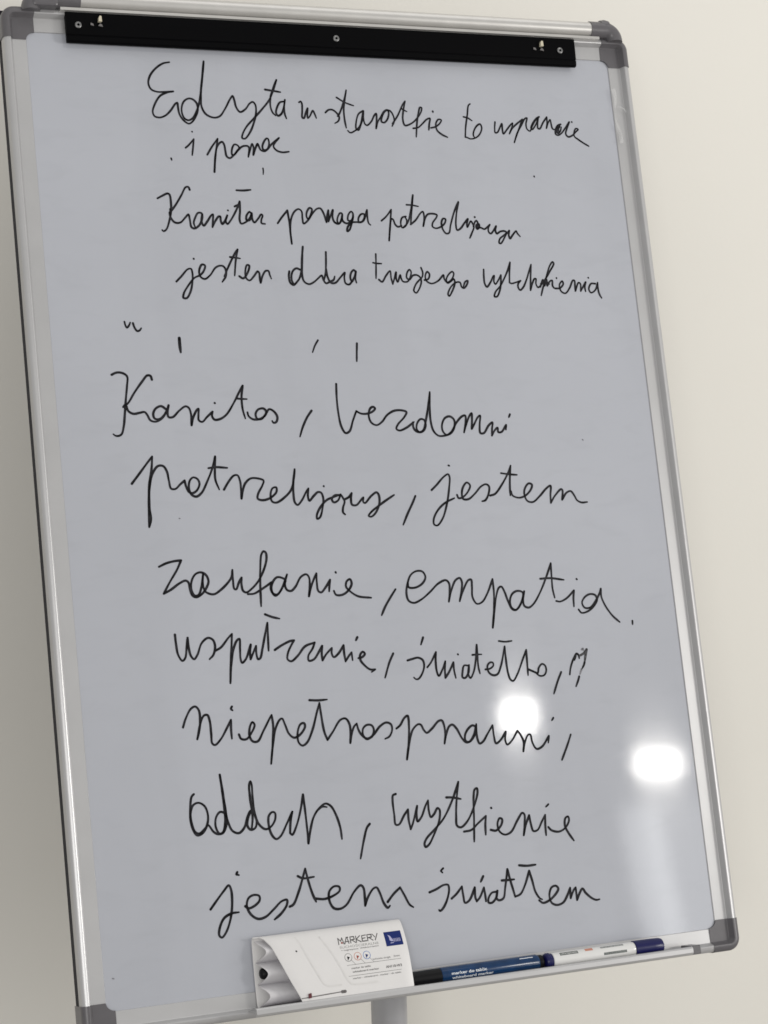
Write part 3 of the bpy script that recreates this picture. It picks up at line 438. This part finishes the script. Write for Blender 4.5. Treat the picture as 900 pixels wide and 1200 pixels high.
# ------------------------------------------------------------------ marker case standing on the tray
CASE = [(-503.6, 31.0), (-499, 31.2), (-492, 30.6), (-480, 28.9), (-468, 26.4), (-458, 23.4), (-450, 20.0), (-444, 16.8), (-440, 14.0), (-437.2, 11.0), (-436.2, 8.4), (-437, 6.0), (-440, 4.2), (-447, 3.2), (-470, 2.6), (-495, 3.0), (-503.6, 4.6)]
def case_z(y):                                # front of the sleeve at height y
    for (y0, z0), (y1, z1) in zip(CASE[:10], CASE[1:11]):
        if y0 <= y <= y1: return z0+(z1-z0)*(y-y0)/(y1-y0)
    return CASE[0][1] if y < CASE[0][0] else CASE[9][1]
LEFT = [(-503.6, -149), (-497, -151), (-490.6, -154), (-481, -158.5), (-471, -162.5), (-458.6, -167.3), (-446, -171.8), (-438, -177.5), (-436, -181)]
def case_left(i, y):
    if i >= 10: return -186.5
    for (y0, x0), (y1, x1) in zip(LEFT, LEFT[1:]):
        if y0 <= y <= y1: return x0+(x1-x0)*(y-y0)/(y1-y0)
    return -181
def finer(P):
    out = []
    e = [P[0]]+P+[P[-1]]
    for i in range(1, len(e)-2):
        for k in range(4):
            t = k/4; a = []
            for c in (0, 1):
                p0, p1, p2, p3 = e[i-1][c], e[i][c], e[i+1][c], e[i+2][c]
                a.append(.5*(2*p1+(p2-p0)*t+(2*p0-5*p1+4*p2-p3)*t*t+(3*p1-p0-3*p2+p3)*t**3))
            out.append((a[0], a[1], (i-1)+t))
    out.append(P[-1]+(len(P)-1,)); return out
case = thing('marker_case', 'white plastic marker case with printed panel and blue square, standing on the pen tray', 'marker case', bw(-110, FLOOR, 17))
FP = finer(CASE)
sl = MB()
rows = []
for y, z, i in FP:
    xl = case_left(i, y); rows.append([(xl+(-31.8-xl)*k/12, y, z) for k in range(13)])
sl.grid(rows, smooth=True)
sleeve = sl.build('sleeve', m_case, case, auto=50)
so = sleeve.modifiers.new('thickness', 'SOLIDIFY'); so.thickness = .0013; so.offset = 0
bv = sleeve.modifiers.new('bevel', 'BEVEL'); bv.width = .0004; bv.segments = 2; bv.limit_method = 'ANGLE'
# moulded insert with three hollows for the pens
ins = MB(); rows = []
for k in range(61):
    y = -502.8+63.5*k/60
    ph = (y+502.8)/63.5*3
    hump = abs(math.sin(math.pi*ph))**.75     # three humps, one over each pen
    top = case_z(y)-2.0
    zf = 4.6+(min(17.5, top)-4.6)*hump
    xl = -184.6+7.5*hump**2
    rows.append([(xl+(-36-xl)*j/6, y, zf) for j in range(7)])
ins.grid(rows, smooth=True); ins.build('insert', m_insert, case, auto=60)
ds = MB(); ds.box(-186, -36, -503.4, -502.6, 5, 29.5); ds.build('bottom_sheet', m_insert, case)
def oncase(h):
    return lambda x, y: (x, y, case_z(y)+.7+h)
# embossed lines
eb = MB()
for L in ([(-146, -439), (-142.5, -446), (-138.3, -457.8), (-132.5, -472), (-128.4, -481), (-125.5, -486.6), (-121, -489), (-108, -489.6)], [(-121, -442.5), (-115, -453), (-108.4, -466.9), (-104, -477.5), (-101, -485), (-98, -489.5), (-93, -491), (-70, -491.2)]):
    ribbon(eb, spline([(a, b, False) for a, b in L]), 1.5, oncase(.25), taper=False)
eb.build('embossed_line', m_emb, sleeve)
# heading
hd = MB(); y0, y1 = -452.0, -446.2; hx = -102.6
def dense(P, n=6):
    return [P[i].lerp(P[i+1], k/n) for i in range(len(P)-1) for k in range(n)]+[P[-1]]
def let(strokes, x, w):
    for s in strokes:
        ribbon(hd, dense([Vector((x+a*w, y0+b*(y1-y0))) for a, b in s]), 1.1, oncase(.15), taper=False)
ww = 6.05
let([[(-.05, 0), (.02, 1)], [(.02, 1), (.4, .5), (.72, 1)], [(.72, 1), (.86, 0)]], hx, ww)
let([[(0, 0), (.5, 1), (.78, 1)], [(.62, 1), (.72, 0)], [(.1, .32), (.8, .32)]], hx+ww, ww)
let([[(.05, 0), (.15, 1), (.8, .98), (.78, .55), (.15, .48)], [(.35, .48), (.9, 0)]], hx+2*ww, ww)
let([[(.05, 0), (.15, 1)], [(.85, 1), (.12, .5), (.85, 0)]], hx+3*ww, ww)
let([[(.9, 1), (.2, .95), (.1, .05), (.85, .05)], [(.15, .5), (.7, .55)]], hx+4*ww, ww)
let([[(.05, 0), (.15, 1), (.85, .98), (.8, .55), (.15, .48)], [(.4, .48), (.95, 0)]], hx+5*ww, ww)
let([[(.05, 1), (.4, .5)], [(.95, 1), (.35, 0)]], hx+6*ww, ww)
hd.build('printed_heading', m_print, sleeve, label='stylised dark heading MARKERY')
rd = MB(); ribbon(rd, [Vector((-99.9, -450.9)), Vector((-99.3, -450.4)), Vector((-98.9, -451.0))], 1.5, oncase(.2), taper=False); rd.build('printed_dot', m_red, sleeve)
l2 = MB()
put_text(l2, 'SUCHO\u015aCIERALNE', -102.9, -61.5, -456.1, 2.2, oncase(.15))
l2.build('printed_text', m_print2, sleeve)
l3 = MB()
put_text(l3, '+ magnetyczne', -102.0, -84, -458.6, 1.5, oncase(.15)); put_text(l3, 'whiteboard markers', -82, -62.0, -458.4, 1.5, oncase(.15))
put_text(l3, 'ko\u0144c\u00f3wka okr\u0105g\u0142a', -71, -52.3, -470.6, 1.7, oncase(.15)); put_text(l3, '2mm', -49, -42.3, -470.4, 1.9, oncase(.15))
put_text(l3, 'marker do tablic', -94.8, -74.4, -476.6, 1.8, oncase(.15), bold=.012); put_text(l3, 'whiteboard marker', -94.4, -66.2, -480.1, 1.8, oncase(.15), bold=.012)
put_text(l3, 'AH110-W3', -58.9, -41.8, -479.9, 2.3, oncase(.15), bold=.025)
put_text(l3, 'marker - whiteboard - marker - do tablic', -95.0, -43.7, -486.2, 1.5, oncase(.15), bold=.01)
for y, a, b in ((-472.5, -99, -41.5), (-482.9, -99, -43.0)):
    ribbon(l3, [Vector((a+(b-a)*k/20, y)) for k in range(21)], .35, oncase(.15), taper=False)
for x in (-95, -85, -75.5):
    ribbon(l3, [Vector((x+1.5, -468)), Vector((x+5.2, -472.4))], .3, oncase(.15), taper=False)
l3.build('printed_text', m_print, sleeve)
for x, m_, m2_ in ((-96.1, m_print2, m_blackp), (-86.2, m_orange, m_red), (-76.6, m_bluep, m_navy)):
    r_ = MB(); ribbon(r_, [Vector((x+3.7*math.cos(a), -465.1+3.7*math.sin(a))) for a in [2*math.pi*k/28 for k in range(29)]], .55, oncase(.15), taper=False)
    ring = r_.build('printed_ring', m_, sleeve)
    i_ = MB(); f_ = oncase(.18); i_.add([f_(x-1.3, -464.0), f_(x+1.6, -465.0), f_(x+.2, -466.6), f_(x-.9, -468.0)], [(0, 1, 2, 3)]); i_.build('printed_nib', m2_, ring)
# blue square with its small pale mark
lg = MB(); f_ = oncase(.2)
lg.grid([[f_(-54.0+18.2*i/6, -459.6+13.6*j/8) for j in range(9)] for i in range(7)], smooth=False)
logo = lg.build('logo_square', m_navy, sleeve)
lm = MB(); f_ = oncase(.32)
lm.add([f_(-50.4, -448.6), f_(-48.0, -450.2), f_(-46.6, -452.8), f_(-45.6, -455.0), f_(-47.6, -455.4), f_(-49.4, -454.2), f_(-49.4, -451.4)], [(0, 1, 2, 3, 4, 5, 6)])
for a in range(5):
    ribbon(lm, [Vector((-45.6+1.6*a, -455.9)), Vector((-45.4+1.6*a, -452.8)), Vector((-44.5+1.6*a, -453.2)), Vector((-44.5+1.6*a, -455.9))], .45, f_, taper=False)
ribbon(lm, [Vector((-49.0, -456.9)), Vector((-45.8, -456.6))], .8, f_, taper=False)
lm.build('logo_mark', m_lilac, logo)
st = MB(); ribbon(st, [Vector((-150+46*k/20, -497.6+1.4*k/20)) for k in range(21)], 1.0, oncase(.2), taper=False)
ribbon(st, [Vector((-108+3.2*k/4, -496.4)) for k in range(5)], 3.4, oncase(.3), taper=False)
st.build('closing_slot', m_slot, sleeve)
tb = MB(); f_ = oncase(.0); q = [(-143.2, -498.4), (-140.2, -498.0), (-140.0, -493.6), (-142.9, -494.0)]
tb.add([(a, b, case_z(b)+.6) for a, b in q]+[(a, b, case_z(b)+2.2) for a, b in q], [(3, 2, 1, 0), (4, 5, 6, 7), (0, 1, 5, 4), (1, 2, 6, 5), (2, 3, 7, 6), (3, 0, 4, 7)])
tb.build('red_tab', m_tab, sleeve)
dt = MB(); ribbon(dt, [Vector((-147.9, -452.9)), Vector((-147.5, -453.1))], 1.7, oncase(.2), taper=False); dt.build('dark_speck', m_blackp, sleeve)

# black marker inside the case: only its rounded end shows
bmk = thing('black_marker', 'black marker inside the white case, only its dark end showing at the open side', 'marker', bw(-110, -474, 9.5))
b_ = MB(); b_.rod(-183.2, -60, -471.0, 10.0, [(0, 2.5), (.8, 4.2), (2.2, 5.2), (5, 5.6), (60, 5.6), (118, 5.6), (123, 4.5)]); b_.build('barrel', m_blackp, bmk)

# ------------------------------------------------------------------ the two pens lying in the tray
def oncyl(cy, cz, r):
    return lambda x, y: (x, cy+r*math.sin((y-cy)/r), cz+r*math.cos((y-cy)/r))
br, bcz = 8.3, 17.0; bcy = FLOOR+br
blue = thing('blue_marker', 'blue whiteboard marker with a black cap, lying in the tray against the marker case', 'marker', bw(45, FLOOR, bcz))
c_ = MB(); c_.rod(-31, 3, bcy, bcz, [(0, 6.6), (1.2, 7.7), (30, 8.1), (33.2, 8.1), (34, 7.6)]); c_.build('cap', m_blackp, blue)
c_ = MB(); c_.rod(2.6, 112, bcy, bcz, [(0, 7.8), (.7, br), (107.5, br), (109.4, 7.4)]); barrel = c_.build('barrel', m_blue, blue)
c_ = MB(); c_.rod(111.5, 117.4, bcy, bcz, [(0, 7.2), (.6, 7.4), (5, 7.2), (5.9, 6.4)]); c_.build('end_plug', m_blackp, blue)
tx = MB(); sf = oncyl(bcy, bcz, br+.08)
put_text(tx, 'marker do tablic', 12.6, 51.5, -495.6, 2.7, sf, bold=.02)
put_text(tx, 'whiteboard marker', 12.8, 58.5, -500.0, 2.6, sf, bold=.02)
tx.build('printed_text', m_textw, barrel)
gl = MB(); sf2 = oncyl(bcy, bcz, br+.05)
gl.grid([[sf2(90+15*i/6, -489.2+1.0*j/2+.12*math.sin(i*2)) for j in range(3)] for i in range(7)]); gl.build('barcode_label', m_textw, barrel)

wr, wcz = 8.1, 19.5; wcy = FLOOR+wr
wht = thing('white_marker', 'white whiteboard marker with a navy cap, lying at the right end of the tray', 'marker', bw(190, FLOOR, wcz))
c_ = MB(); c_.rod(118.6, 129.5, wcy, wcz, [(0, 5.6), (.7, 7.4), (2.4, 8.4), (5.2, 8.4), (6.4, 7.5), (10.9, 7.4)]); c_.build('end_plug', m_navyp, wht)
c_ = MB(); c_.rod(126.5, 223, wcy, wcz, [(0, 7.2), (.8, wr), (92, wr), (94, wr-.2), (96.5, wr-.6)]); barrel = c_.build('barrel', m_whitep, wht)
c_ = MB(); c_.rod(222.4, 257, wcy, wcz, [(0, 8.2), (.6, 8.7), (22, 8.6), (31, 8.2), (33.4, 7.4), (34.6, 5.6)]); c_.build('cap', m_navyp, wht)
sf = oncyl(wcy, wcz, wr+.08)
def patch(x0, x1, ya, yb, m_, nm):
    p_ = MB(); p_.grid([[sf(x0+(x1-x0)*i/8, ya+(yb-ya)*j/4) for j in range(5)] for i in range(9)]); return p_.build(nm, m_, barrel)
patch(134.5, 155.5, -491.4, -487.6, m_wlab, 'printed_block'); patch(164, 173, -490.2, -486.6, m_orange, 'printed_emblem')
patch(182, 209, -489.6, -486.9, m_wlab2, 'printed_block'); patch(184, 211, -497.2, -494.6, m_wlab, 'printed_stripe')
tw = MB(); put_text(tw, 'WHITEBOARD', 136.0, 154, -490.4, 1.7, oncyl(wcy, wcz, wr+.14)); tw.build('printed_text', m_whitep, barrel)
S.cycles.max_bounces = 8
